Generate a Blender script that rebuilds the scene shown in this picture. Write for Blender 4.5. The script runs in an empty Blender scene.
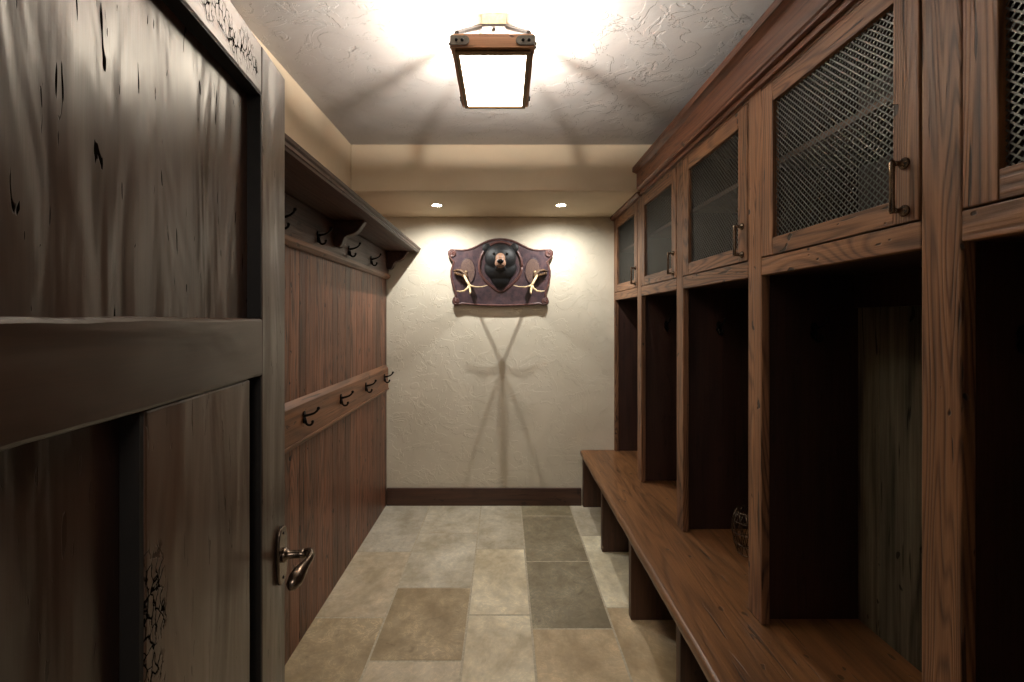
import bpy, bmesh, math, random
from mathutils import Vector, Matrix, noise as mnoise
random.seed(7)
C = bpy.context.scene.collection
PI = math.pi

# ------------------------------------------------------------------ mesh helpers
class MB:
    def __init__(s): s.bm = bmesh.new(); s.tone = {}
    def box(s, x0, x1, y0, y1, z0, z1, mi=0):
        v = [s.bm.verts.new(p) for p in ((x0,y0,z0),(x1,y0,z0),(x1,y1,z0),(x0,y1,z0),(x0,y0,z1),(x1,y0,z1),(x1,y1,z1),(x0,y1,z1))]
        fs = []
        for q in ((0,3,2,1),(4,5,6,7),(0,1,5,4),(1,2,6,5),(2,3,7,6),(3,0,4,7)):
            f = s.bm.faces.new([v[i] for i in q]); f.material_index = mi; fs.append(f)
        return fs
    def prism(s, pts, axis, a, b):
        """pts: 2D outline; axis 'x': (y,z), 'y': (x,z), 'z': (x,y)"""
        def P(p, t):
            return {'x': (t,p[0],p[1]), 'y': (p[0],t,p[1]), 'z': (p[0],p[1],t)}[axis]
        A = [s.bm.verts.new(P(p,a)) for p in pts]; B = [s.bm.verts.new(P(p,b)) for p in pts]
        n = len(pts)
        s.bm.faces.new(A); s.bm.faces.new(B[::-1])
        for i in range(n):
            s.bm.faces.new((A[i],B[i],B[(i+1)%n],A[(i+1)%n]))
    def tube(s, path, rad, seg=10, flat=1.0):
        path = [Vector(p) for p in path]; rings = []
        n = len(path)
        up = None
        for i, p in enumerate(path):
            t = (path[min(i+1,n-1)] - path[max(i-1,0)]).normalized()
            if up is None:
                up = Vector((0,0,1)) if abs(t.z) < .9 else Vector((0,1,0))
            a = t.cross(up).normalized(); b = a.cross(t).normalized(); up = b
            r = rad[i] if isinstance(rad,(list,tuple)) else rad
            rings.append([s.bm.verts.new(p + a*math.cos(k*2*PI/seg)*r + b*math.sin(k*2*PI/seg)*r*flat) for k in range(seg)])
        for i in range(n-1):
            for k in range(seg):
                s.bm.faces.new((rings[i][k],rings[i][(k+1)%seg],rings[i+1][(k+1)%seg],rings[i+1][k]))
        s.bm.faces.new(rings[0][::-1]); s.bm.faces.new(rings[-1])
    def lathe(s, prof, center=(0,0,0), axis='z', seg=24):
        """prof: list (r, h)"""
        c = Vector(center); rings = []
        def P(r,h,a):
            u, w = r*math.cos(a), r*math.sin(a)
            return c + Vector({'z':(u,w,h),'x':(h,u,w),'y':(u,h,w)}[axis])
        for r,h in prof:
            rings.append([s.bm.verts.new(P(max(r,1e-4),h,k*2*PI/seg)) for k in range(seg)])
        for i in range(len(prof)-1):
            for k in range(seg):
                s.bm.faces.new((rings[i][k],rings[i][(k+1)%seg],rings[i+1][(k+1)%seg],rings[i+1][k]))
        s.bm.faces.new(rings[0][::-1]); s.bm.faces.new(rings[-1])
    def ball(s, c, r, su=20, sv=14, fn=None):
        c = Vector(c); r = Vector(r) if hasattr(r,'__len__') else Vector((r,r,r))
        m = bmesh.ops.create_uvsphere(s.bm, u_segments=su, v_segments=sv, radius=1)
        for v in m['verts']:
            p = v.co.copy()
            if fn: p = fn(p)
            v.co = Vector((c.x+p.x*r.x, c.y+p.y*r.y, c.z+p.z*r.z))
    def build(s, name, mat, parent=None, bevel=0, smooth=False, seg=2, rough=None, org=None):
        bm = s.bm
        bmesh.ops.recalc_face_normals(bm, faces=bm.faces)
        o0 = Vector(org) if org is not None else (Vector(parent['_o']) if parent is not None and '_o' in parent.keys() else None)
        if o0 is not None:
            for v in bm.verts: v.co -= o0
        me = bpy.data.meshes.new(name); bm.to_mesh(me); bm.free()
        for m in (mat if isinstance(mat,(list,tuple)) else [mat]): me.materials.append(m)
        if smooth:
            for p in me.polygons: p.use_smooth = True
        o = bpy.data.objects.new(name, me); C.objects.link(o)
        if parent is not None: o.parent = parent
        elif org is not None: o.location = org
        if o0 is not None: o['_o'] = tuple(o0)
        if bevel:
            b = o.modifiers.new('bevel','BEVEL'); b.width = bevel; b.segments = seg; b.limit_method = 'ANGLE'; b.angle_limit = math.radians(40)
            b.harden_normals = False
        return o

def thing(name, label, cat, loc=(0,0,0), rz=0, group=None, local=False):
    o = bpy.data.objects.new(name, None); C.objects.link(o)
    o.location = loc; o.rotation_euler = (0,0,rz); o['_o'] = (0,0,0) if local else tuple(loc)
    o.empty_display_size = .05
    o['label'] = label; o['category'] = cat
    if group: o['group'] = group
    return o
def structure(o): o['kind'] = 'structure'; return o
def dup(root, loc, rz=None, label=None):
    r = root.copy(); C.objects.link(r); r.location = loc
    if rz is not None: r.rotation_euler = (0,0,rz)
    if label: r['label'] = label
    for ch in list(root.children):
        c = ch.copy(); C.objects.link(c); c.parent = r
        for g in list(ch.children):
            d = g.copy(); C.objects.link(d); d.parent = c
    return r

# ------------------------------------------------------------------ materials
def lin(c):
    def f(v):
        v /= 255.0
        return v/12.92 if v <= .04045 else ((v+.055)/1.055)**2.4
    return (f(c[0]), f(c[1]), f(c[2]), 1)
class NT:
    def __init__(s, name):
        m = bpy.data.materials.new(name); m.use_nodes = True; s.m = m; s.t = m.node_tree; s.n = s.t.nodes; s.l = s.t.links
        s.b = s.n['Principled BSDF']; s.out = s.n['Material Output']
    def N(s, typ, **kw):
        n = s.n.new(typ)
        for k,v in kw.items():
            if k in n.inputs: n.inputs[k].default_value = v
            else: setattr(n,k,v)
        return n
    def L(s,a,b): s.l.new(a,b)
    def math(s, op, a, b=None, clamp=False):
        n = s.n.new('ShaderNodeMath'); n.operation = op; n.use_clamp = clamp
        for i,v in enumerate((a,b)):
            if v is None: continue
            if isinstance(v,(int,float)): n.inputs[i].default_value = v
            else: s.L(v,n.inputs[i])
        return n.outputs[0]
    def mix(s, f, a, b, blend='MIX'):
        n = s.n.new('ShaderNodeMix'); n.data_type = 'RGBA'; n.blend_type = blend
        for i,v in ((0,f),(6,a),(7,b)):
            if isinstance(v,(int,float,tuple)): n.inputs[i].default_value = v
            else: s.L(v,n.inputs[i])
        return n.outputs[2]
    def ramp(s, v, p0, p1, c0=0, c1=1):
        n = s.n.new('ShaderNodeMapRange'); n.inputs[1].default_value = p0; n.inputs[2].default_value = p1
        n.inputs[3].default_value = c0; n.inputs[4].default_value = c1; n.clamp = True
        s.L(v,n.inputs[0]); return n.outputs[0]
    def coords(s, rnd=7.0):
        tc = s.N('ShaderNodeTexCoord'); oi = s.N('ShaderNodeObjectInfo')
        m = s.math('MULTIPLY', oi.outputs['Random'], rnd)
        cb = s.N('ShaderNodeCombineXYZ'); s.L(m,cb.inputs[0]); s.L(m,cb.inputs[1]); s.L(m,cb.inputs[2])
        a = s.N('ShaderNodeVectorMath'); a.operation = 'ADD'; s.L(tc.outputs['Object'],a.inputs[0]); s.L(cb.outputs[0],a.inputs[1])
        s.rand = oi.outputs['Random']; return a.outputs[0]
    def noise(s, vec, scale=(1,1,1), sc=1.0, detail=4, rough=.55, dist=0):
        mp = s.N('ShaderNodeMapping'); mp.inputs['Scale'].default_value = scale; s.L(vec,mp.inputs[0])
        n = s.N('ShaderNodeTexNoise'); s.L(mp.outputs[0], n.inputs['Vector']); n.inputs['Scale'].default_value = sc
        n.inputs['Detail'].default_value = detail; n.inputs['Roughness'].default_value = rough; n.inputs['Distortion'].default_value = dist
        return n.outputs['Fac']
    def bump(s, h, strength, dist, normal=None):
        b = s.N('ShaderNodeBump'); b.inputs['Strength'].default_value = strength; b.inputs['Distance'].default_value = dist
        s.L(h,b.inputs['Height'])
        if normal: s.L(normal,b.inputs['Normal'])
        return b.outputs[0]

def axs(axis, along, across):
    return {'x':(along,across,across),'y':(across,along,across),'z':(across,across,along)}[axis]

def wood(name, dark, light, axis='z', rough=.5, bump=.4, ring=.55, rings=9, specks=.5, tone=False, coat=0.0, ringscale=1.0, spec=.5, var=.25, fine=1.0):
    t = NT(name); v = t.coords()
    ringn = t.noise(v, axs(axis,.55*ringscale,5.5*ringscale), 1, 2, .5, .4)
    r = t.math('FRACT', t.math('MULTIPLY', ringn, rings))
    r = t.math('ABSOLUTE', t.math('SUBTRACT', r, .5))              # 0..0.5 triangular
    r = t.ramp(r, 0.03, .30)
    grain = t.noise(v, axs(axis,3.5,150), 1, 5, .65)
    grain2 = t.noise(v, axs(axis,1.2,34), 1, 4, .6)
    patch = t.noise(v, axs(axis,1.6,6), 1, 3, .55)
    f = t.math('ADD', t.math('MULTIPLY', r, ring*.5), t.math('MULTIPLY', t.ramp(grain,.3,.7), .35*fine))
    f = t.math('ADD', f, t.math('MULTIPLY', t.ramp(grain2,.32,.68), .38))
    f = t.math('ADD', f, t.math('MULTIPLY', t.ramp(patch,.3,.72), .35))
    f = t.math('SUBTRACT', f, (.35+ring*.25)*.5, True)
    col = t.mix(f, lin(dark), lin(light))
    # cracks and nail specks
    ck = t.noise(v, axs(axis,3.0,60), 1, 2, .5, .6)
    ckm = t.ramp(ck, .67, .70)
    kn = t.noise(v, axs(axis,14,24), 1, 2, .4)
    knm = t.ramp(kn, .70, .72)
    mk = t.math('MULTIPLY', t.math('MAXIMUM', ckm, knm), specks)
    dk = tuple(c*.22 for c in lin(dark)[:3])+(1,)
    col = t.mix(mk, col, dk)
    if tone:
        at = t.N('ShaderNodeAttribute'); at.attribute_name = 'tone'
        col = t.mix(1.0, col, at.outputs['Color'], 'MULTIPLY')
    hs = t.N('ShaderNodeHueSaturation'); t.L(col,hs.inputs['Color'])
    t.L(t.ramp(t.rand,0,1,1-var,1+var), hs.inputs['Value'])
    t.L(hs.outputs[0], t.b.inputs['Base Color'])
    t.L(t.ramp(grain,.3,.7,rough+.08,rough-.06), t.b.inputs['Roughness'])
    h = t.math('ADD', t.math('MULTIPLY', grain2, .8), t.math('MULTIPLY', r, .25))
    h = t.math('ADD', h, t.math('MULTIPLY', grain, .4))
    h = t.math('SUBTRACT', h, t.math('MULTIPLY', mk, 1.6))
    t.L(t.bump(h, bump, .004), t.b.inputs['Normal'])
    t.b.inputs['Coat Weight'].default_value = coat; t.b.inputs['Coat Roughness'].default_value = .3
    t.b.inputs['Specular IOR Level'].default_value = spec
    return t.m

def hewn(name, dark, light, axis='z', crackle=None, amp=1.0, scratch=1.0, rough=.33):
    t = NT(name); v = t.coords(3.0)
    big = t.noise(v, axs(axis,1.1,5), 1, 2, .5, .8)
    mid = t.noise(v, axs(axis,2.6,13), 1, 2, .45, .9)
    fine = t.noise(v, axs(axis,6,160), 1, 4, .6)
    f = t.math('ADD', t.math('MULTIPLY', t.ramp(big,.3,.7), .55), t.math('MULTIPLY', t.ramp(fine,.3,.7), .3))
    col = t.mix(f, lin(dark), lin(light))
    ck = t.noise(v, axs(axis,12,95), 1, 2, .45, .9)
    ckm = t.math('MULTIPLY', t.ramp(ck, .685, .705), scratch)
    col = t.mix(ckm, col, (.006,.004,.003,1))
    h = t.math('ADD', t.math('MULTIPLY', big, 2.4), t.math('MULTIPLY', mid, .75))
    h = t.math('ADD', h, t.math('MULTIPLY', fine, .02))
    h = t.math('SUBTRACT', h, t.math('MULTIPLY', ckm, .35))
    if crackle:
        (y0,y1,z0,z1) = crackle
        vo = t.N('ShaderNodeTexVoronoi'); vo.feature = 'DISTANCE_TO_EDGE'
        tc = t.N('ShaderNodeTexCoord'); mp = t.N('ShaderNodeMapping'); t.L(tc.outputs['Object'], mp.inputs[0]); mp.inputs['Scale'].default_value = (70,90,38)
        nz = t.N('ShaderNodeTexNoise'); nz.inputs['Scale'].default_value = 60; t.L(tc.outputs['Object'], nz.inputs['Vector'])
        ad = t.N('ShaderNodeVectorMath'); ad.operation = 'MULTIPLY_ADD'; t.L(nz.outputs['Color'], ad.inputs[0]); ad.inputs[1].default_value = (1.2,1.2,1.2); t.L(mp.outputs[0], ad.inputs[2])
        t.L(ad.outputs[0], vo.inputs['Vector']); vo.inputs['Scale'].default_value = 1
        line = t.ramp(vo.outputs['Distance'], .05, .11, 1, 0)
        sp = t.N('ShaderNodeSeparateXYZ'); t.L(tc.outputs['Object'], sp.inputs[0])
        wob = t.math('MULTIPLY', t.math('SUBTRACT', t.noise(v,(9,9,9),1,3,.6), .5), .10)
        yy = t.math('ADD', sp.outputs['Y'], wob); zz = t.math('ADD', sp.outputs['Z'], t.math('MULTIPLY', wob, 2))
        m = t.math('MULTIPLY', t.math('MULTIPLY', t.ramp(yy,y0,y0+.008), t.ramp(yy,y1-.008,y1,1,0)), t.math('MULTIPLY', t.ramp(zz,z0,z0+.02), t.ramp(zz,z1-.02,z1,1,0)))
        brk = t.ramp(t.noise(v,(34,34,34),1,2,.5), .36,.43)
        line = t.math('MULTIPLY', t.math('MULTIPLY', line, m), brk)
        col = t.mix(line, col, (.004,.003,.002,1))
        h = t.math('SUBTRACT', h, t.math('MULTIPLY', line, .3))
    t.L(col, t.b.inputs['Base Color'])
    mk = t.math('MAXIMUM', ckm, line) if crackle else ckm
    t.L(t.ramp(mk,0,1,.8,0), t.b.inputs['Specular IOR Level']); t.L(t.ramp(mk,0,1,.3,0), t.b.inputs['Coat Weight'])
    t.L(t.ramp(mid,.3,.7,rough+.06,rough-.05), t.b.inputs['Roughness'])
    t.L(t.bump(h, 1.0, .010*amp), t.b.inputs['Normal'])
    t.b.inputs['Coat Roughness'].default_value = .28
    return t.m

def plaster(name, col, col2, bumps=1.0, rough=.75, ridge=1.0):
    t = NT(name); v = t.coords(0)
    a = t.noise(v,(2.2,2.2,2.2),1,3,.55,.6)
    fine = t.noise(v,(45,45,45),1,4,.6)
    c = t.mix(t.ramp(a,.35,.65), lin(col), lin(col2))
    # skip-trowel: plateau noise gives raised flats with broken edges
    n1 = t.noise(v,(6,6,7.5),1,5,.55,1.5)
    pl = t.ramp(n1,.53,.545)
    n2 = t.noise(v,(9,9,8),1,6,.6,1.0)
    pl2 = t.ramp(n2,.60,.61)
    h = t.math('ADD', t.math('MULTIPLY', pl, .5*ridge), t.math('MULTIPLY', pl2, .55*ridge))
    h = t.math('ADD', h, t.math('MULTIPLY', a, 2.5))
    h = t.math('ADD', h, t.math('MULTIPLY', fine, .22))
    t.L(c, t.b.inputs['Base Color']); t.b.inputs['Roughness'].default_value = rough
    t.L(t.bump(h, .8*bumps, .004), t.b.inputs['Normal'])
    t.b.inputs['Specular IOR Level'].default_value = .3
    return t.m

def simple(name, col, rough=.5, metal=0.0, bump=0, bscale=60, emit=None, estr=0, var=None):
    t = NT(name); v = t.coords()
    c = lin(col)
    n = t.noise(v,(bscale,)*3,1,4,.6)
    c2 = lin(var) if var else tuple(x*.72 for x in c[:3])+(1,)
    t.L(t.mix(t.ramp(n,.35,.65), c2, c), t.b.inputs['Base Color'])
    t.b.inputs['Roughness'].default_value = rough; t.b.inputs['Metallic'].default_value = metal
    if bump: t.L(t.bump(n, bump, .002), t.b.inputs['Normal'])
    if emit:
        t.b.inputs['Emission Color'].default_value = lin(emit); t.b.inputs['Emission Strength'].default_value = estr
    return t.m

def stone():
    t = NT('floor_stone'); v = t.coords(0)
    at = t.N('ShaderNodeAttribute'); at.attribute_name = 'tone'
    ab = t.N('ShaderNodeAttribute'); ab.attribute_name = 'vein'
    # offset noise per tile with the vein attribute
    o = t.N('ShaderNodeVectorMath'); o.operation = 'MULTIPLY_ADD'; t.L(ab.outputs['Color'], o.inputs[0]); o.inputs[1].default_value = (9,17,5); t.L(v,o.inputs[2]); v2 = o.outputs[0]
    n1 = t.noise(v2,(3.5,3.0,3),1,5,.68,.2); n2 = t.noise(v2,(18,15,12),1,6,.72,.2); n3 = t.noise(v2,(90,90,90),1,3,.6)
    c = at.outputs['Color']
    c = t.mix(t.ramp(n1,.38,.68), t.mix(1.0,c,(.72,.665,.575,1),'MULTIPLY'), t.mix(1.0,c,(1.18,1.18,1.19,1),'MULTIPLY'))
    c = t.mix(t.math('MULTIPLY',t.ramp(n2,.4,.66),.55), c, t.mix(1.0,c,(1.28,1.25,1.18,1),'MULTIPLY'))
    sep = t.N('ShaderNodeSeparateColor'); t.L(ab.outputs['Color'], sep.inputs[0])
    vn = t.noise(v2,(8,9,8),1,7,.68,2.2)
    line = t.ramp(t.math('ABSOLUTE', t.math('SUBTRACT', vn, .5)), .004, .03, 1, 0)
    line = t.math('MULTIPLY', line, t.ramp(n1,.4,.6))
    c = t.mix(t.math('MULTIPLY', line, t.math('MULTIPLY',sep.outputs[2],.45)), c, t.mix(1.0,c,(2.0,1.9,1.7,1),'MULTIPLY'))
    c = t.mix(t.math('MULTIPLY', t.ramp(vn,.6,.68), t.math('MULTIPLY',sep.outputs[2],.6)), c, t.mix(1.0,c,(.55,.5,.44,1),'MULTIPLY'))
    t.L(c, t.b.inputs['Base Color'])
    t.L(t.ramp(n2,.3,.7,.62,.42), t.b.inputs['Roughness'])
    h = t.math('ADD', t.math('MULTIPLY',n1,.9), t.math('ADD', t.math('MULTIPLY',n2,.5), t.math('MULTIPLY',n3,.1)))
    h = t.math('SUBTRACT', h, t.math('MULTIPLY', line, .15))
    t.L(t.bump(h,.5,.004), t.b.inputs['Normal'])
    return t.m

M_wall = plaster('cream_plaster', (222,213,194), (212,203,183), .8)
M_beam = plaster('smooth_cream_plaster', (214,197,170), (207,190,163), .35, ridge=.35)
M_ceil = plaster('grey_ceiling_plaster', (196,193,190), (182,178,175), 1.1, ridge=1.1)
M_stone = stone()
M_grout = simple('grout', (196,184,160), .8, bump=.3)
M_pan = wood('panelling_wood', (46,28,20), (138,90,66), 'z', .42, .5, .8, 22, 1.0, tone=True)
M_rail = wood('hook_rail_wood', (64,40,27), (146,98,66), 'y', .42, .3, .5, 8, .6, var=.08)
M_shelf = wood('shelf_wood', (48,30,25), (92,62,50), 'y', .45, .3, .4, 8, .5, var=.08)
M_oakz = wood('aged_oak_upright', (58,36,25), (158,113,80), 'z', .45, .6, .8, 36, .9, var=.08, ringscale=.8)
M_oaky = wood('aged_oak_lengthwise', (58,36,25), (158,113,80), 'y', .45, .6, .8, 36, .9, var=.08, ringscale=.8)
M_crown = wood('crown_wood', (74,43,30), (148,96,69), 'y', .42, .4, .6, 22, .7, var=.08)
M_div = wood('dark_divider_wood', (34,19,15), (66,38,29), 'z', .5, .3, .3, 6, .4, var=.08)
M_bench = wood('bench_plank_wood', (72,45,26), (144,99,61), 'y', .36, .4, .5, 16, .7, var=.04, ringscale=.7, coat=.15)
M_leg = wood('bench_support_wood', (50,31,22), (98,66,46), 'z', .5, .3, .4, 7, .4, var=.06)
M_barn = wood('weathered_barn_board', (54,48,38), (140,128,104), 'z', .75, .8, .6, 8, .8, tone=True, spec=.2)
M_base = wood('baseboard_wood', (50,31,24), (92,60,44), 'x', .42, .3, .4, 8, .5, var=.02)
M_dpan = hewn('hewn_door_panel', (38,25,18), (84,57,41), 'z', scratch=1.0)
M_dlow = hewn('hewn_door_lower_panel', (36,22,17), (66,42,31), 'z', scratch=.25)
M_dstile = hewn('hewn_door_stile', (44,29,21), (90,62,45), 'z', amp=.55, scratch=.5)
M_drailx = hewn('hewn_door_top_rail', (44,29,21), (90,62,45), 'y', crackle=(.25,.76,2.015,2.085), amp=.5, scratch=.0)
M_drail = hewn('hewn_door_rail', (42,27,19), (82,54,37), 'y', amp=.6, scratch=.0)
M_dmunt = hewn('hewn_door_muntin', (44,29,21), (90,62,45), 'z', crackle=(.39,.445,.2,1.2), amp=.7, scratch=.4)
M_recess_shade = simple('recess_shade_black', (20,14,11), .7)  # near-black colour standing in for shade in the door recesses
M_iron = simple('blackened_iron', (34,30,28), .42, .85, .3, 90)
M_pewter = simple('dark_pewter', (128,112,98), .24, .95, .12, 60)
M_strap = simple('grey_iron_strap', (118,112,102), .5, .7, .3, 80)
M_bronze = simple('aged_bronze', (112,86,56), .4, .8, .2, 60)
M_mesh = simple('steel_grille', (96,97,95), .45, .8, .1, 120)
M_glow = simple('lit_diffuser', (255,246,225), .6, emit=(255,240,216), estr=17.0)
M_bulb = simple('lit_bulb', (255,250,240), .5, emit=(255,232,196), estr=14.0)
M_lens = simple('lit_downlight_lens', (255,255,255), .5, emit=(255,246,230), estr=70.0)
M_white = simple('white_trim_metal', (214,196,160), .5)
M_fixwood = wood('fixture_wood', (150,98,64), (236,180,130), 'x', .5, .5, .4, 6, .7, var=.05)
M_carve = simple('carved_stained_wood', (88,66,68), .35, .0, .5, 26, var=(56,44,52))
M_carve2 = simple('carved_red_edge', (104,74,68), .35, .0, .4, 40, var=(86,52,48))
M_oval = simple('etched_oval_wood', (112,90,80), .4, .0, .6, 140, var=(84,62,56))
M_fur = simple('bear_fur_black', (23,24,27), .55, .0, 1.0, 150, var=(12,12,14))
M_tan = simple('bear_muzzle_tan', (176,136,110), .5, .0, .4, 60, var=(140,104,84))
M_nose = simple('bear_nose', (14,13,14), .25)
M_inner = simple('inner_ear_dark', (22,18,18), .8)
M_eye = simple('bear_eye', (10,8,8), .12)
M_bone = simple('antler_ivory', (226,206,166), .45, .0, .3, 40, var=(182,150,108))
M_bark = simple('antler_burr_brown', (112,82,52), .6, .0, .8, 60, var=(52,36,24))
M_pale = simple('pale_enamel', (200,200,194), .5)

# ------------------------------------------------------------------ camera
H = 1.52; F = 445.0; CX = 504.0; CY = 319.0
cam = bpy.data.cameras.new('camera'); co = bpy.data.objects.new('camera', cam); C.objects.link(co)
co.location = (0,0,H); co.rotation_euler = (PI/2,0,0)
cam.sensor_width = 36; cam.lens = F/1024*36; cam.shift_x = (512-CX)/1024; cam.shift_y = (CY-341)/1024
cam.clip_start = .02
bpy.context.scene.camera = co

# ------------------------------------------------------------------ room shell
YB = 3.64; XL = -1.0; XR = 1.30; ZC = 2.66; YF = .18
def shell(name, mat, *b, bevel=0):
    m = MB(); m.box(*b); return structure(m.build(name, mat, bevel=bevel))
shell('wall_back', M_wall, XL-.1, XR+.1, YB, YB+.12, 0, ZC+.1)
shell('wall_left', M_beam, XL-.12, XL, -.0, YB, 0, ZC+.1)
shell('wall_right', M_wall, XR, XR+.12, -.0, YB, 0, ZC+.1)
m = MB(); m.box(XL,-.46,.03,YF,0,ZC); m.box(.48,XR,.03,YF,0,ZC); m.box(-.46,.48,.03,YF,2.14,ZC)
structure(m.build('wall_front', M_beam))
shell('ceiling', M_ceil, XL-.12, XR+.12, 0, YB+.12, ZC, ZC+.1)
shell('trim_1', M_beam, XL, XR, 2.90, YB, 2.353, ZC, bevel=.008)   # dropped beam
# door lining
m = MB(); m.box(-.475,-.455,.02,.19,0,2.14); m.box(.46,.48,.02,.19,0,2.14); m.box(-.455,.46,.02,.19,2.13,2.155)
structure(m.build('trim_2', M_shelf, bevel=.002))
m = MB(); m.box(-.955,.63,YB-.022,YB,0,.142)
structure(m.build('baseboard_back', M_base, bevel=.004))

# floor: slate tiles of differing lengths, grout between
def floor():
    m = MB(); bm = m.bm
    tone = bm.loops.layers.float_color.new('tone'); vein = bm.loops.layers.float_color.new('vein')
    m.box(XL-.12, XR+.12, -1.6, YB+.05, -.08, -.0012, mi=1)
    cols = [(-1.02,-.604,[2.905,2.266]), (-.604,-.185,[3.161,2.517,1.978]), (-.185,.136,[2.941,2.285]),
            (.136,.536,[3.435,2.791,2.184]), (.536,.90,[3.121,2.344]), (.90,1.32,[2.86,2.2])]
    P = {'g':(178,172,158),'lg':(190,184,168),'cr':(210,201,178),'br':(164,148,120),'dk':(146,138,116),'dk2':(136,128,108),'tan':(182,164,134),'be':(188,176,154),'wh':(214,208,186)}
    key = [['g','be','br','be','g','br'],['lg','lg','br','be','tan','g'],['lg','cr','cr','be','g','cr'],
           ['dk','dk2','dk2','tan','be','g'],['lg','wh','tan','be','g','be'],['lg','be','tan','g','be','be']]
    for ci,(x0,x1,js) in enumerate(cols):
        js = list(js); js.insert(0,YB+.04)
        while js[-1] > -1.5: js.append(js[-1]-.64)
        for r in range(len(js)-1):
            g = .0030
            a,b,c,d = x0+g,x1-g,js[r+1]+g,js[r]-g
            e = .003
            z = random.uniform(.0,.0006)
            top = [bm.verts.new(p) for p in ((a+e,c+e,z),(b-e,c+e,z),(b-e,d-e,z),(a+e,d-e,z))]
            bot = [bm.verts.new(p) for p in ((a,c,-.005),(b,c,-.005),(b,d,-.005),(a,d,-.005))]
            fs = [bm.faces.new(top)]
            for k in range(4): fs.append(bm.faces.new((bot[k],bot[(k+1)%4],top[(k+1)%4],top[k])))
            kk = key[ci][r%6]; cc = lin(P[kk])
            vv = (random.random(),random.random(),1.0 if kk in('dk','dk2','br') else .45,1)
            for f in fs:
                for l in f.loops: l[tone] = cc; l[vein] = vv
    bmesh.ops.recalc_face_normals(bm, faces=bm.faces)
    return structure(m.build('floor',[M_stone,M_grout]))
floor()

# ------------------------------------------------------------------ left wall panelling
XP = -.960
def planks(y0,y1,z0,z1,w,mat,name,parent,x0,x1,sign=1,lo=.55,hi=1.3, jit=.3):
    """vertical boards with v-grooves; front face at x1"""
    m = MB(); bm = m.bm; tone = bm.loops.layers.float_color.new('tone')
    y = y0
    while y < y1-.01:
        ww = min(w*random.uniform(1-jit,1+jit), y1-y)
        if y1-(y+ww) < .02: ww = y1-y
        g = .0014
        c = random.uniform(lo,hi); r = random.uniform(.95,1.07)
        d = x1-x0; s = .0028 if d > 0 else -.0028
        prof = [(x0,y),(x1-s,y),(x1,y+g*1.5),(x1,y+ww-g*1.5),(x1-s,y+ww),(x0,y+ww)]
        before = set(bm.faces)
        m.prism(prof,'z',z0,z1)
        for f in set(bm.faces)-before:
            for l in f.loops: l[tone] = (c*r,c,c/r,1)
        y += ww
    return m.build(name,mat,parent)
random.seed(21)
pn = thing('wood_panelling','reddish brown vertical plank panelling covering the left wall from the floor to the shelf','panelling',(XL,1.9,0))
planks(.19,YB-.002,.002,2.066,.098,M_pan,'plank_boards',pn,XL+.001,XP)


# middle hook rail
r1 = thing('hook_rail','reddish wooden rail of coat hooks halfway up the plank wall','rail',(XP,1.9,1.04))
m = MB(); m.prism([(XP,.965),(XP+.024,.965),(XP+.024,1.125),(XP,1.152)],'y',.22,3.60); m.build('rail_board',M_rail,r1,bevel=.003)
m = MB(); m.prism([(XP,.935),(XP+.014,.935),(XP+.020,.945),(XP+.032,.952),(XP+.032,.965),(XP,.965)],'y',.22,3.60); m.build('moulding',M_rail,r1,bevel=.002)
# upper hook rail beneath shelf
r2 = thing('hook_rail','dark wooden hook rail directly beneath the shelf on the left wall','rail',(XP,1.9,1.96))
m = MB(); m.box(XP,XP+.018,.22,YB-.002,1.880,2.064); m.build('rail_board',M_shelf,r2,bevel=.003)
m = MB(); m.prism([(XP,1.842),(XP+.016,1.842),(XP+.026,1.852),(XP+.034,1.860),(XP+.034,1.880),(XP,1.880)],'y',.22,3.635); m.build('moulding',M_rail,r2,bevel=.002)

# shelf with moulded front edge and scrolled brackets
sh = thing('wall_shelf','long dark brown wooden shelf with moulded front edge high on the left wall','shelf',(XP,1.9,2.067))
m = MB(); m.box(XL+.002,-.712,.22,YB-.002,2.067,2.094); m.build('shelf_board',M_shelf,sh,bevel=.002)
m = MB(); m.prism([(-.712,2.060),(-.700,2.060),(-.696,2.068),(-.690,2.070),(-.690,2.082),(-.682,2.086),(-.678,2.096),(-.690,2.102),(-.712,2.102)],'y',.22,YB-.002); m.build('edge_moulding',M_shelf,sh)
def bracket(y):
    x0 = XP+.018
    pr = [(x0,2.066),(x0,1.925)]
    pts = [(.018,1.918),(.034,1.922),(.046,1.935),(.052,1.955),(.060,1.972),(.075,1.982),(.098,1.988),(.118,1.996),(.135,2.010),(.148,2.028),(.160,2.044),(.168,2.058),(.168,2.066)]
    pr += [(x0+a,b) for a,b in pts]
    m = MB(); m.prism(pr,'y',y,y+.05); return m.build('bracket',M_shelf,sh,bevel=.004)
bracket(2.46); bracket(3.57)

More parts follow.
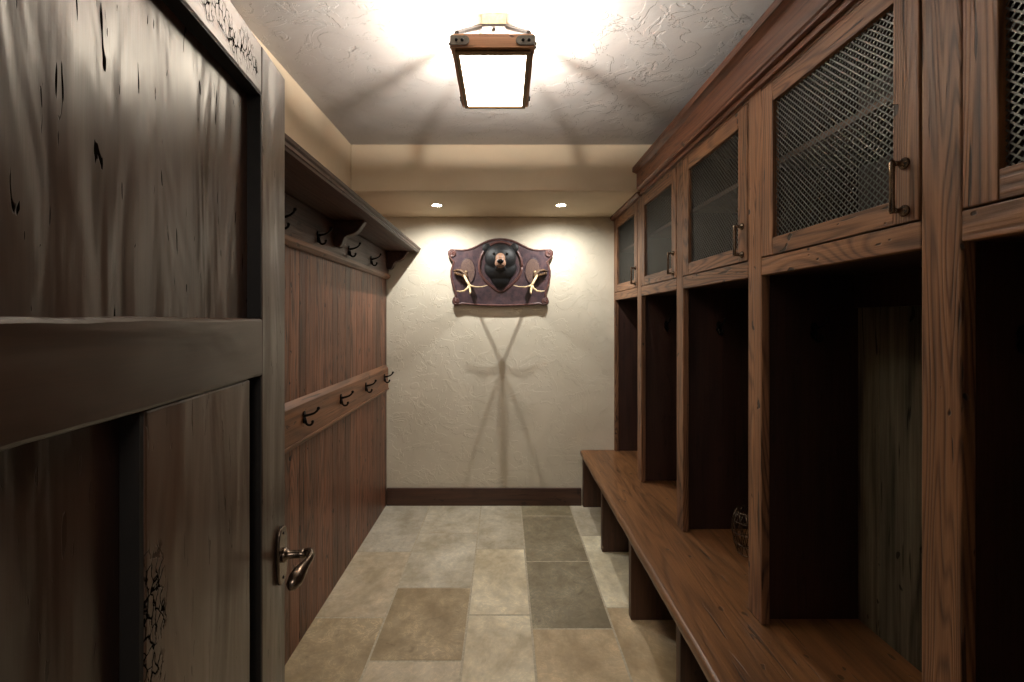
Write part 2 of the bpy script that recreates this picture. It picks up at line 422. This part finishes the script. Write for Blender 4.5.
# double prong coat hooks
def make_hook():
    t = thing('coat_hook','x','coat hook',(XP+.024,2.08,1.06),local=True)
    m = MB(); m.prism([(-.009,-.024),(-.013,-.010),(-.008,0),(-.013,.012),(-.008,.026),(0,.031),(.008,.026),(.013,.012),(.008,0),(.013,-.010),(.009,-.024),(0,-.03)],'x',0,.006)
    m.build('back_plate',M_iron,t,bevel=.001)
    m = MB(); path=[(.004,0,.008),(.018,0,.010),(.034,0,.014),(.050,0,.020),(.062,0,.030),(.068,0,.040)]
    m.tube(path,[.007,.0062,.0056,.005,.005,.006]); m.ball((.069,0,.043),.0078,10,8); m.build('upper_prong',M_iron,t,smooth=True)
    m = MB(); path=[(.004,0,-.002),(.010,0,-.020)]+[(.026+.016*math.cos(a),0,-.020+.016*math.sin(a)) for a in [PI+.2+i*(PI*.95)/9 for i in range(10)]]
    m.tube(path,[.007,.006]+[.0055]*10); m.ball(path[-1],.0072,10,8); m.build('lower_prong',M_iron,t,smooth=True)
    return t
hk = make_hook()
hk['label'] = 'black iron coat hook on the middle rail, closest to the open door'; hk['group'] = 'coat hooks on the middle rail'
for y,l in ((2.55,'black iron coat hook on the middle rail, second from the open door'),(3.01,'black iron coat hook on the middle rail, third from the open door'),
            (3.475,'black iron coat hook on the middle rail, right beside the cream back wall')):
    dup(hk,(XP+.024,y,1.06),label=l)
for y,l in ((1.86,'black iron coat hook under the shelf, half hidden by the door edge'),(2.25,'black iron coat hook under the shelf, just left of the larger scrolled bracket'),
            (2.70,'black iron coat hook under the shelf, just right of the larger scrolled bracket'),(3.15,'black iron coat hook under the shelf, nearest the back wall bracket')):
    q = dup(hk,(XP+.018,y,1.935),label=l); q['group'] = 'coat hooks under the shelf'

# ------------------------------------------------------------------ locker unit on the right
XF = .899; ZB = .45
PC = [.24,.917,1.597,2.277,2.957]         # post centres
PW = .0425
lk = thing('locker_cabinet','tall built-in oak locker wall with open bays and mesh-fronted doors on the right','locker',(1.1,1.9,ZB))
def gbox(name,mat,b,bevel=.0025,parent=lk):
    m = MB(); m.box(*b); return m.build(name,mat,parent,bevel=bevel)
for i,c in enumerate(PC):
    gbox('post',M_oakz,(XF,XF+.03,c-PW,c+PW,ZB+.001,2.352 if False else 2.335),.004)
gbox('post',M_oakz,(XF,XF+.03,3.606,YB-.002,ZB+.001,2.335),.003)
ends = PC+[3.648]
for i,c in enumerate(PC):
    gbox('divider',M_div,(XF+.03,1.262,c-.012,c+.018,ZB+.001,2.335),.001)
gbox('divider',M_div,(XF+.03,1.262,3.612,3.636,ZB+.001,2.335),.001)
for i in range(5):
    a = ends[i]+PW; b = ends[i+1]-PW
    gbox('lower_rail',M_oaky,(XF,XF+.028,a,b,1.672,1.732),.003)
    gbox('top_rail',M_oaky,(XF,XF+.028,a,b,2.318,2.335),.002)
    ia = ends[i]+.018; ib = ends[i+1]-.012
    if i == 4: ib = 3.612
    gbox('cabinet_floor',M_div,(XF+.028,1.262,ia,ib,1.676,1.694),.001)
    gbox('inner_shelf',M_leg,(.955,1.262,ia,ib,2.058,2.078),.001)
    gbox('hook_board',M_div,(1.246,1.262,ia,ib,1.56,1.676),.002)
# weathered boards at the back of the lower bays, dark back in the cabinets
random.seed(5)
planks(.22,YB-.01,ZB+.001,1.676,.21,M_barn,'back_boards',lk,1.285,1.262,lo=.75,hi=1.1,jit=.15)
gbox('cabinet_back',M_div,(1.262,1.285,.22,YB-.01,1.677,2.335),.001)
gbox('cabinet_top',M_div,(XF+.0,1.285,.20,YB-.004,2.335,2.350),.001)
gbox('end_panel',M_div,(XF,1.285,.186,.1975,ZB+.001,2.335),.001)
# crown
m = MB(); m.prism([(.900,2.351),(.868,2.351),(.868,2.362),(.862,2.366),(.862,2.462),(.846,2.470),(.834,2.474),(.834,2.503),(.900,2.503)],'y',.19,2.895); m.build('crown_moulding',M_crown,lk,bevel=.0015)
m = MB(); m.prism([(.900,2.320),(.880,2.320),(.874,2.332),(.866,2.336),(.866,2.350),(.900,2.350)],'y',2.90,YB-.003); m.build('bead_moulding',M_crown,lk,bevel=.001)
m = MB(); m.box(.885,.899,.19,2.90,2.328,2.350); m.build('bead_moulding',M_crown,lk,bevel=.002)

# mesh grille, shared by the doors (built in local coordinates, 0..w, 0..h)
def grille_mesh(w,h):
    m = MB(); bm = m.bm; p = .0130; n = int((w+h)/(p*math.sqrt(2)))+2
    def ribbon(ax, sgn, k, x):
        # line in direction (1,sgn)/sqrt2 ; offset k
        # param: y - sgn*z = c
        c = k*p*math.sqrt(2)
        pts=[]; s2 = 1/math.sqrt(2)
        if sgn>0: ystart = max(0,c); yend = min(w,h+c); f=lambda y:y-c
        else: ystart = max(0,c-h); yend = min(w,c); f=lambda y:c-y
        if yend-ystart < .002: return
        step = p*math.sqrt(2)/8
        nn = max(1,int(round((yend-ystart)/step)))
        rows=[]
        for i in range(nn+1):
            y = ystart+(yend-ystart)*i/nn; z = f(y)
            ph = ((y+sgn*0 + (z if False else 0)) / (p*math.sqrt(2)))
            # nodes where crossing family passes: other coordinate multiple of p*sqrt2
            q = (y+ (z if sgn>0 else -z))/(p*math.sqrt(2))
            wd = .00135+.00105*(.5+.5*math.cos(4*PI*q))
            ny,nz = (-sgn*s2, s2)
            rows.append([bm.verts.new((x+dx,y+ny*wd*e,z+nz*wd*e)) for e,dx in ((-1,0),(0,0),(1,0))])
        for i in range(nn):
            for j in range(2):
                bm.faces.new((rows[i][j],rows[i][j+1],rows[i+1][j+1],rows[i+1][j]))
    kk = int(max(w,h)/(p*math.sqrt(2)))+2
    for k in range(-kk,kk+1): ribbon(0,1,k,0)
    for k in range(0,2*kk+2): ribbon(0,-1,k,.0004)
    me = bpy.data.meshes.new('mesh_grille'); bm.to_mesh(me); bm.free(); me.materials.append(M_mesh); return me
ST = .064
grs = {}
def cab_door(i):
    a = ends[i]+PW+.003; b = ends[i+1]-PW-.003
    z0,z1 = 1.736,2.315; x0,x1 = XF-.002,XF+.020
    # local frame at near bottom corner
    d = bpy.data.objects.new('cabinet_door',None); C.objects.link(d); d.parent = lk; d['_o'] = lk['_o']; d.empty_display_size=.05
    m = MB(); m.box(x0,x1,a,a+ST,z0,z1); m.build('stile',M_oakz,d,bevel=.0025)
    m = MB(); m.box(x0,x1,b-ST,b,z0,z1); m.build('stile',M_oakz,d,bevel=.0025)
    m = MB(); m.box(x0+.0006,x1,a+ST,b-ST,z0,z0+.056); m.build('bottom_rail',M_oaky,d,bevel=.002)
    m = MB(); m.box(x0+.0006,x1,a+ST,b-ST,z1-.066,z1); m.build('top_rail',M_oaky,d,bevel=.002)
    w = b-a-2*ST; h = z1-.066-z0-.056; key=round(w,3)
    if key not in grs: grs[key]=grille_mesh(w,h)
    g = bpy.data.objects.new('mesh_grille',grs[key]); C.objects.link(g); g.parent = d
    g.location = Vector((x0+.013,a+ST,z0+.056))-Vector(lk['_o'])
    g['label'] = 'grey metal diamond mesh'
    # handle on the near stile
    yh = a+ST*.52; m = MB(); xa = x0
    for z in (1.762,1.868):
        m.lathe([(.013,0),(.0135,-.003),(.010,-.007),(.006,-.010),(.0055,-.018),(.006,-.027)],(xa,yh,z),'x',16)
    m.tube([(xa-.028,yh,1.756),(xa-.029,yh,1.762),(xa-.029,yh,1.79),(xa-.029,yh,1.84),(xa-.029,yh,1.868),(xa-.028,yh,1.874)],[.0045,.0065,.0055,.0055,.0065,.0045],12)
    m.build('door_handle',M_pewter,d,smooth=True)['label'] = 'dark metal bar pull handle'
for i in range(5): cab_door(i)
# hooks inside bays, on the dividers' near faces
for y,x in ((2.277,1.09),(2.957,1.07),(1.597,1.10),(.917,1.05)):
    k = dup(hk,(x,y-.0155,1.478),rz=-PI/2)
    k['group'] = 'coat hooks inside the locker bays'
    k['label'] = {2.957:'dark coat hook inside the second open locker bay from the back wall',2.277:'dark coat hook inside the third open locker bay from the back wall',1.597:'dark coat hook inside the widest-seen locker bay beside the weathered boards',.917:'dark coat hook inside the nearest locker bay at the right photo edge'}[y]

# bench
bn = thing('bench','long thick plank bench with worn rounded edge running below the lockers','bench',(.95,1.9,0))
def bench_seat():
    m = MB(); bm = m.bm
    prof = [(1.285,.400),(.640,.400),(.630,.404),(.625,.412),(.623,.436),(.628,.445),(.638,.4495),(.66,.450),(1.285,.450)]
    n = 140; rings=[]
    for i in range(n+1):
        y = .188+(YB-.004-.188)*i/n
        w = .0035*mnoise.noise(Vector((y*5,0,0)))+.0015*mnoise.noise(Vector((y*23,3,0)))
        rings.append([bm.verts.new((x+(w if x<1 else 0),y,z+(w*.3 if z<.43 and x<1 else 0))) for x,z in prof])
    for i in range(n):
        for k in range(len(prof)):
            bm.faces.new((rings[i][k],rings[i][(k+1)%len(prof)],rings[i+1][(k+1)%len(prof)],rings[i+1][k]))
    bm.faces.new(rings[0]); bm.faces.new(rings[-1][::-1])
    o = m.build('seat',M_bench,bn)
    for p in o.data.polygons: p.use_smooth = abs(p.normal.z)<.98 and abs(p.normal.y)<.9
    return o
bench_seat()
for y in (.27,.95,1.615,2.244,2.90,3.59):
    m = MB(); m.box(.640,1.285,y,y+.042,.001,.3995); m.build('support',M_leg,bn,bevel=.003)

# small dark wire basket on the bench
wb = thing('wire_basket','small dark wire basket on the bench half hidden behind the locker post','basket',(1.125,2.03,ZB+.001))
m = MB()
for z,r in ((.004,.055),(.05,.07),(.10,.078),(.15,.074),(.19,.06)):
    m.tube([(1.125+r*math.cos(a),2.03+r*math.sin(a),ZB+.002+z) for a in [k*2*PI/24 for k in range(25)]],.002,6)
for k in range(14):
    a=k*2*PI/14
    m.tube([(1.125+r*math.cos(a+s),2.03+r*math.sin(a+s),ZB+.002+z) for z,r,s in ((.004,.055,0),(.05,.07,.15),(.10,.078,.3),(.15,.074,.45),(.19,.06,.6))],.0016,6)
    m.tube([(1.125+r*math.cos(a-s),2.03+r*math.sin(a-s),ZB+.002+z) for z,r,s in ((.004,.055,0),(.05,.07,.15),(.10,.078,.3),(.15,.074,.45),(.19,.06,.6))],.0016,6)
m.build('wire_body',M_pewter,wb,smooth=True)

# ------------------------------------------------------------------ open door on the left
W = .907; Z1 = 2.113
dr = bpy.data.objects.new('door_1',None); C.objects.link(dr); dr.location = (-.432,.2,0); dr.rotation_euler=(0,0,.1207); dr['kind']='structure'; dr['_o']=(0,0,0)
dr['label'] = 'large open hand-hewn dark wooden door at the left with lever handle'
T = -.045
def wavy_board(name,mat,y0,y1,z0,z1,x0,x1,along='z',amp=.002,step=.03,edges=(1,1,1,1),bev=.006,parent=dr,hump=0):
    """board in the door plane with slightly wandering hand-hewn edges; edges: y0,y1,z0,z1 wavy"""
    rnd = random.random()*50; pts=[]
    def w(s,k): return amp*(mnoise.noise(Vector((s*6,k*9+rnd,0)))*1.3+mnoise.noise(Vector((s*25,k*9+rnd,4)))*.5)
    n = max(2,int((y1-y0)/step)); k = max(2,int((z1-z0)/step))
    for i in range(n): pts.append((y0+(y1-y0)*i/n, z0+w(i*step,1)*edges[2]))
    for i in range(k): pts.append((y1+w(i*step,2)*edges[1], z0+(z1-z0)*i/k))
    for i in range(n): pts.append((y1-(y1-y0)*i/n, z1+w(i*step,3)*edges[3]))
    for i in range(k): pts.append((y0+w(i*step,4)*edges[0], z1-(z1-z0)*i/k))
    m = MB(); m.prism(pts,'x',x0,x1)
    return m.build(name,mat,parent,bevel=bev)
wavy_board('stile',M_dstile,W-.136,W,.008,Z1,T,0,edges=(1,0,0,0),amp=.0015,bev=.003)
wavy_board('stile',M_dstile,0,.14,.008,Z1,T,0,edges=(0,1,0,0),amp=.0015,bev=.003)
wavy_board('top_rail',M_drailx,.1405,W-.1365,2.008,Z1,T,-.0005,edges=(0,0,1,0),amp=.0015,bev=.003)
wavy_board('middle_rail',M_drail,.1405,W-.1365,1.397,1.522,T,.003,edges=(0,0,1,1),amp=.0025,bev=.006)
wavy_board('bottom_rail',M_drail,.1405,W-.1365,.008,.26,T,-.0005,edges=(0,0,0,1),amp=.002,bev=.003)
m = MB(); m.box(-.035,-.028,.1405,W-.1365,1.522,2.008); m.build('upper_panel',M_dpan,dr)
m = MB(); m.box(-.035,-.030,.1405,W-.1365,.26,1.397); m.build('lower_panel',M_dlow,dr)
wavy_board('muntin',M_dmunt,W-.505,W-.186,.262,1.396,-.029,-.003,edges=(1,1,0,0),amp=.002,bev=.004)
m = MB(); m.box(-.028,-.0005,W-.142,W-.1362,1.523,2.007); m.box(-.028,-.0005,.1405,W-.142,2.002,2.0078); m.build('recess_shade_strip',M_recess_shade,dr)  # black strips here and below paint the recess shade onto board sides
m = MB(); m.box(-.029,-.0005,W-.142,W-.1362,.262,1.393); m.build('recess_shade_strip',M_recess_shade,dr)
m = MB(); m.box(-.0295,-.005,W-.512,W-.504,.262,1.393); m.build('recess_shade_strip',M_recess_shade,dr)
# lever handle
lh_y = W-.036; lz = .955
m = MB(); hp=[]
hw,hh = .028,.068
for k in range(24):
    a = k*2*PI/24; hp.append((lh_y+hw*math.copysign(abs(math.cos(a))**.7,math.cos(a)), lz+hh*math.copysign(abs(math.sin(a))**.6,math.sin(a))))
m.prism(hp,'x',.001,.009)
lv = m.build('lever_plate',M_pewter,dr,bevel=.003,seg=3); lv['label']='dark pewter lever handle plate'
m = MB(); m.lathe([(.016,.008),(.0165,.014),(.012,.018),(.0095,.022),(.0095,.045),(.011,.063)],(0,lh_y,lz),'x',20)
def grip():
    path=[(.060,lh_y,lz+.002),(.070,lh_y-.005,lz+.005),(.077,lh_y-.016,lz+.005),(.077,lh_y-.030,lz+.001),(.072,lh_y-.046,lz-.003),(.067,lh_y-.062,lz-.008),(.063,lh_y-.082,lz-.016),(.059,lh_y-.096,lz-.021),(.058,lh_y-.104,lz-.024)]
    m.tube(path,[.0095,.0095,.0085,.008,.010,.0145,.0165,.012,.003],16,1.15)
grip(); m.build('lever',M_pewter,lv,smooth=True)
m = MB()
for dz in (.053,-.053): m.ball((.009,lh_y,lz+dz),(.0018,.004,.004),10,8)
m.build('screw_heads',M_iron,lv,smooth=True)

# ------------------------------------------------------------------ ceiling lantern
FX = -.038; FY = 1.707; ZT = 2.479; ZK = 2.432; HX=.140; HY=.212
cl = thing('ceiling_light','square wood and iron ceiling lantern with glowing white glass panel','ceiling light',(FX,FY,ZC))
def fb(name,mat,b,bevel=.002,parent=cl):
    m = MB(); m.box(FX+b[0],FX+b[1],FY+b[2],FY+b[3],b[4],b[5]); return m.build(name,mat,parent,bevel=bevel)
bt = .022
fb('frame_bar',M_fixwood,(-HX,HX,-HY,-HY+bt,ZK,ZT)); fb('frame_bar',M_fixwood,(-HX,HX,HY-bt,HY,ZK,ZT))
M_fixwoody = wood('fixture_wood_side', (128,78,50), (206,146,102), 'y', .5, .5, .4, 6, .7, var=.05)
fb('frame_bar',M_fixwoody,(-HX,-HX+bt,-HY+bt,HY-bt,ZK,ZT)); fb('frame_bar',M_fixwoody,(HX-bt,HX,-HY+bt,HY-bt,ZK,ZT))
# iron corner straps wrapping each corner, with bolts
for sx in (-1,1):
    for sy in (-1,1):
        m = MB(); L1=.058; th=.0035; zc=(ZT+ZK)/2; hh=.016
        cx,cy = sx*HX,sy*HY
        # face along x (on the near/far bars), rounded end
        pts=[(FX+cx+sx*th, zc-hh),(FX+cx+sx*th, zc+hh),(FX+cx-sx*(L1-.012),zc+hh)]
        pts+=[(FX+cx-sx*(L1-.012)-sx*hh*math.sin(a),zc+hh*math.cos(a)) for a in [k*PI/8 for k in range(1,8)]]+[(FX+cx-sx*(L1-.012),zc-hh)]
        ya,yb = FY+cy, FY+cy+sy*th
        m.prism(pts,'y',min(ya,yb),max(ya,yb))
        pts=[(FY+cy, zc-hh),(FY+cy, zc+hh),(FY+cy-sy*(L1-.012),zc+hh)]
        pts+=[(FY+cy-sy*(L1-.012)-sy*hh*math.sin(a),zc+hh*math.cos(a)) for a in [k*PI/8 for k in range(1,8)]]+[(FY+cy-sy*(L1-.012),zc-hh)]
        xa,xb = FX+cx, FX+cx+sx*th
        m.prism(pts,'x',min(xa,xb),max(xa,xb))
        cb = m.build('corner_strap',M_strap,cl,bevel=.0008)
        for q in (.018,.038):
            m = MB(); m.lathe([(.0055,0),(.0055,.002),(.004,.005),(.0015,.006)] if sy>0 else [(.0055,0),(.0055,-.002),(.004,-.005),(.0015,-.006)],(FX+cx-sx*q,FY+cy+sy*th,zc),'y',12); m.build('bolt',M_iron,cb,smooth=True)
            m = MB(); m.lathe([(.0055,0),(.0055,.002),(.004,.005),(.0015,.006)] if sx>0 else [(.0055,0),(.0055,-.002),(.004,-.005),(.0015,-.006)],(FX+cx+sx*th,FY+cy-sy*q,zc),'x',12); m.build('bolt',M_iron,cb,smooth=True)
        # hip bar from the corner up to the canopy
        m = MB(); m.tube([(FX+cx-sx*.012,FY+cy-sy*.012,ZT-.006),(FX+cx-sx*.018,FY+cy-sy*.018,ZT+.012),(FX+sx*.050,FY+sy*.060,ZC-.058)],[.008,.010,.010],8)
        m.build('hip_bar',M_iron,cl)
# bronze glass tray below
tz = ZK-.012
m = MB()
for b in ((-HX+.012,HX-.012,-HY+.012,-HY+.026),(-HX+.012,HX-.012,HY-.026,HY-.012),(-HX+.012,-HX+.026,-HY+.026,HY-.026),(HX-.026,HX-.012,-HY+.026,HY-.026)):
    m.box(FX+b[0],FX+b[1],FY+b[2],FY+b[3],tz,ZK)
m.build('glass_frame',M_bronze,cl,bevel=.001)
fb('glass_panel',M_glow,(-HX+.0262,HX-.0262,-HY+.0262,HY-.0262,ZK-.006,ZK-.002),0)
m = MB(); m.box(FX-.045,FX+.045,FY-.05,FY+.05,ZC-.050,ZC-.001); m.build('canopy',M_white,cl,bevel=.002)
m = MB(); m.box(FX-.057,FX+.057,FY-.066,FY+.066,ZC-.062,ZC-.050); m.build('canopy_plate',M_iron,cl,bevel=.002)
m = MB(); m.lathe([(.007,-.062),(.007,-.068),(.004,-.074)],(FX,FY-.05,ZC),'z',12); m.build('bolt',M_iron,cl,smooth=True)
for dy in (-.105,.105):
    m = MB(); m.lathe([(.004,.0),(.008,.002),(.010,.008),(.008,.013),(.004,.016)],(FX,FY+dy,2.434),'z',14); m.build('bulb',M_bulb,cl,smooth=True)

# ------------------------------------------------------------------ recessed downlights
for x,l in ((-.49,'small recessed downlight in the beam left of the bear plaque'),(.416,'small recessed downlight in the beam right of the bear plaque')):
    d = thing('recessed_downlight',l,'downlight',(x,3.25,2.353),group='downlights in the beam')
    m = MB(); m.lathe([(.044,-.0005),(.044,-.003),(.035,-.004),(.034,-.0005)],(x,3.25,2.353),'z',28); m.build('trim_ring',M_white,d,smooth=True)
    m = MB(); m.lathe([(.033,-.001),(.033,-.0035)],(x,3.25,2.353),'z',24); m.build('lens',M_lens,d)

# ------------------------------------------------------------------ bear plaque
PX,PY = -.028, YB-.035
S = .001305
def pz(yz): return H+(CY-(220+yz/6.2))/123.4
bp = thing('bear_plaque','carved wooden wall plaque with black bear head and two forked antlers','wall plaque',(PX,YB,pz(330)))
half = [(0,112),(35,114),(70,121),(105,135),(140,153),(175,170),(210,181),(250,184),(280,182),(312,180),(326,194),(328,212),(318,232),(306,248),(296,258),(304,285),(312,312),(313,350),(306,390),(294,430),(284,462),(284,480),(297,492),(302,508),(296,522),(282,530),(262,530),(246,522),(200,528),(150,532),(80,535),(0,537)]
outl = [(PX+a*S,pz(b)) for a,b in half]+[(PX-a*S,pz(b)) for a,b in half[-2:0:-1]]
m = MB(); m.prism(outl,'y',PY-.006,PY+.012)
pq = m.build('plaque_board',M_carve,bp,bevel=.005,seg=3)
# raised rim following the outline
def rim(path,r,mat,name,parent,y,closed=True):
    p=[(a,y,b) for a,b in path]; 
    if closed: p.append(p[0]); 
    m = MB(); m.tube(p,r,8); return m.build(name,mat,parent,smooth=True)
cen=(PX,pz(330))
rim([(cen[0]+(a-cen[0])*.975,cen[1]+(b-cen[1])*.965) for a,b in outl],.0075,M_carve2,'carved_rim',bp,PY-.006)
# scroll rosettes
for sx in (-1,1):
    for (a,b,r) in ((300,208,.030),(276,506,.026)):
        m = MB(); cx,cz = PX+sx*a*S,pz(b)
        m.tube([(cx+sx*(r*(1-t*.75))*math.cos(t*4*PI+1),PY-.010,cz+(r*(1-t*.75))*math.sin(t*4*PI+1)) for t in [k/26 for k in range(27)]],.007,8)
        m.ball((cx,PY-.010,cz),(.011,.012,.011),12,8)
        m.build('scroll',M_carve2,bp,smooth=True)
# wall spacer so that plaque stands off
m = MB(); m.box(PX-.2,PX+.2,PY+.012,YB-.001,pz(430),pz(230)); m.build('mounting_cleat',M_carve,bp)
# side ovals, etched
for sx,cx0,cy0 in ((-1,-205,318),(1,200,318)):
    m = MB(); cx,cz = PX+cx0*S,pz(cy0)
    m.lathe([(.001,.0),(.050,.0),(.052,.002),(.052,.006)],(0,0,0),'y',36)
    for v in m.bm.verts: v.co = Vector((cx+v.co.x*1.15,PY-.012+v.co.y,cz+v.co.z*1.95))
    o = m.build('oval_medallion',M_oval,bp,smooth=False)
    m = MB(); m.tube([(cx+.061*math.cos(a),PY-.010,cz+.104*math.sin(a)) for a in [k*2*PI/40 for k in range(41)]],.0035,8); m.build('oval_border',M_carve,o,smooth=True)
# heart-like shield frame around the bear head
sh_pts=[]
for k in range(49):
    a=k*2*PI/48; r=1.0
    x=.172*math.cos(a); z=.2*math.sin(a)
    if math.sin(a)<0: x*= (1-.55*(-math.sin(a))**2.2)
    sh_pts.append((PX+x,pz(292)+z))
m = MB(); m.tube([(a,PY-.008,b) for a,b in sh_pts],.012,10); m.build('shield_frame',M_carve2,bp,smooth=True)
# bear head, one continuous surface
def bear():
    BX,BZ = PX,pz(265); Y0 = PY-.006
    m = MB()
    m.ball((BX,Y0-.060,BZ+.030),(.126,.085,.112),32,24)      # skull
    m.ball((BX,Y0-.045,BZ-.050),(.130,.066,.105),32,24)      # cheeks
    m.ball((BX,Y0-.035,BZ-.120),(.080,.050,.085),24,18)      # throat ruff
    m.ball((BX,Y0-.118,BZ+.012),(.054,.070,.056),24,18)      # muzzle root
    m.ball((BX,Y0-.165,BZ-.024),(.043,.044,.042),24,18)      # muzzle end
    m.ball((BX,Y0-.105,BZ+.068),(.074,.040,.036),20,14)      # brow
    m.ball((BX,Y0-.125,BZ-.058),(.042,.052,.022),20,14)      # lower jaw
    for sx in (-1,1):
        m.ball((BX+sx*.112,Y0-.050,BZ+.112),(.036,.020,.038),20,14)
        m.ball((BX+sx*.058,Y0-.108,BZ+.050),(.024,.022,.018),16,12)
    hd = m.build('bear_head',M_fur,bp)
    rm = hd.modifiers.new('remesh','REMESH'); rm.mode='VOXEL'; rm.voxel_size=.005; rm.use_smooth_shade=True
    sm = hd.modifiers.new('smooth','SMOOTH'); sm.iterations=7; sm.factor=.6
    m = MB(); m.ball((BX,Y0-.145,BZ+.012),(.042,.055,.045),20,14); m.ball((BX,Y0-.178,BZ-.026),(.044,.038,.038),20,14)
    mz = m.build('muzzle',M_tan,hd)
    rm = mz.modifiers.new('remesh','REMESH'); rm.mode='VOXEL'; rm.voxel_size=.004; rm.use_smooth_shade=True
    sm = mz.modifiers.new('smooth','SMOOTH'); sm.iterations=5
    m = MB(); m.ball((BX,Y0-.214,BZ-.018),(.026,.014,.019),16,12,fn=lambda p:Vector((p.x*(1+.25*p.z),p.y,p.z))); m.build('nose',M_nose,hd,smooth=True)
    m = MB(); m.tube([(BX-.026,Y0-.203,BZ-.050),(BX-.012,Y0-.213,BZ-.046),(BX,Y0-.217,BZ-.040),(BX+.012,Y0-.213,BZ-.046),(BX+.026,Y0-.203,BZ-.050)],.0022,8); m.build('mouth',M_nose,hd,smooth=True)
    for sx in (-1,1):
        m = MB(); m.ball((BX+sx*.052,Y0-.140,BZ+.050),.0095,12,10); m.build('eye',M_eye,hd,smooth=True)
        m = MB(); m.ball((BX+sx*.112,Y0-.066,BZ+.110),(.021,.010,.024),14,10); m.build('inner_ear',M_inner,hd,smooth=True)
bear()
# antlers
def antler(sx):
    def P(a,b,d): k=(PY-d)/PY; return ((PX+sx*a*S)*k,PY-d,H+(pz(b)-H)*k)
    m = MB()
    m.tube([P(212,322,.0),P(224,335,.050),P(222,352,.095),P(212,372,.130),P(200,392,.155),P(193,408,.175)],[.015,.012,.010,.0095,.0095,.009],12)
    ant = m.build('antler',M_bone,bp,smooth=True); ant['label']='ivory forked antler'
    m = MB()
    m.tube([P(196,400,.165),P(180,410,.175),P(150,416,.178),P(115,414,.176),P(80,405,.172)],[.008,.0065,.0055,.0045,.0025],10)
    m.tube([P(194,404,.170),P(206,424,.190),P(226,440,.212),P(252,444,.232),P(272,440,.248)],[.0085,.0075,.007,.0062,.004],10)
    m.tube([P(196,408,.172),P(190,428,.205),P(188,446,.232),P(190,458,.250)],[.0085,.008,.0072,.0055],10)
    m.build('tines',M_bone,ant,smooth=True)
    m = MB()
    # broad rough burr plate
    pts=[P(288,318,.020),P(262,312,.040),P(236,318,.058),P(216,336,.074),P(206,356,.090)]
    m.tube(pts,[.014,.020,.022,.018,.013],12,.55)
    for k in range(7):
        a,b,d = 282-k*11,330+k*3,.032+k*.007
        m.ball(P(a,b,d),(.009,.009,.014),10,8)
    m.build('burr',M_bark,ant,smooth=True)
for s in (-1,1): antler(s)

# ------------------------------------------------------------------ lights
def point(name,loc,power,col,r=.02):
    l = bpy.data.lights.new(name,'POINT'); l.energy=power; l.color=col; l.shadow_soft_size=r
    o = bpy.data.objects.new(name,l); C.objects.link(o); o.location=loc; return o
for dy in (-.105,.105):
    point('lantern_bulb_light',(FX,FY+dy,2.464),26,(1,.93,.85),.014)
for x in (-.49,.416):
    l = bpy.data.lights.new('downlight_beam','SPOT'); l.energy=43; l.color=(1,.985,.935); l.spot_size=math.radians(160); l.spot_blend=1.0; l.shadow_soft_size=.004
    o = bpy.data.objects.new('downlight_beam',l); C.objects.link(o); o.location=(x,3.25,2.345); o.rotation_euler=(math.radians(6),0,0)
# unseen fill light behind the camera, shining in through the doorway
l = bpy.data.lights.new('behind_camera_fill','AREA'); l.energy=10; l.color=(1,.90,.8); l.size=.5; l.shape='SQUARE'
o = bpy.data.objects.new('behind_camera_fill',l); C.objects.link(o); o.location=(.1,-1.0,2.3); o.rotation_euler=(math.radians(50),0,0)
w = bpy.data.worlds.new('world'); bpy.context.scene.world = w; w.use_nodes=True
w.node_tree.nodes['Background'].inputs[0].default_value=(.9,.84,.76,1); w.node_tree.nodes['Background'].inputs[1].default_value=.13

for o in bpy.data.objects:
    if '_o' in o.keys(): del o['_o']
sc = bpy.context.scene
sc.view_settings.view_transform='Standard'; sc.view_settings.look='None'; sc.view_settings.gamma=1; sc.view_settings.use_curve_mapping=False
sc.view_settings.exposure = 0.0
sc.cycles.use_denoising = True
sc.cycles.max_bounces = 8
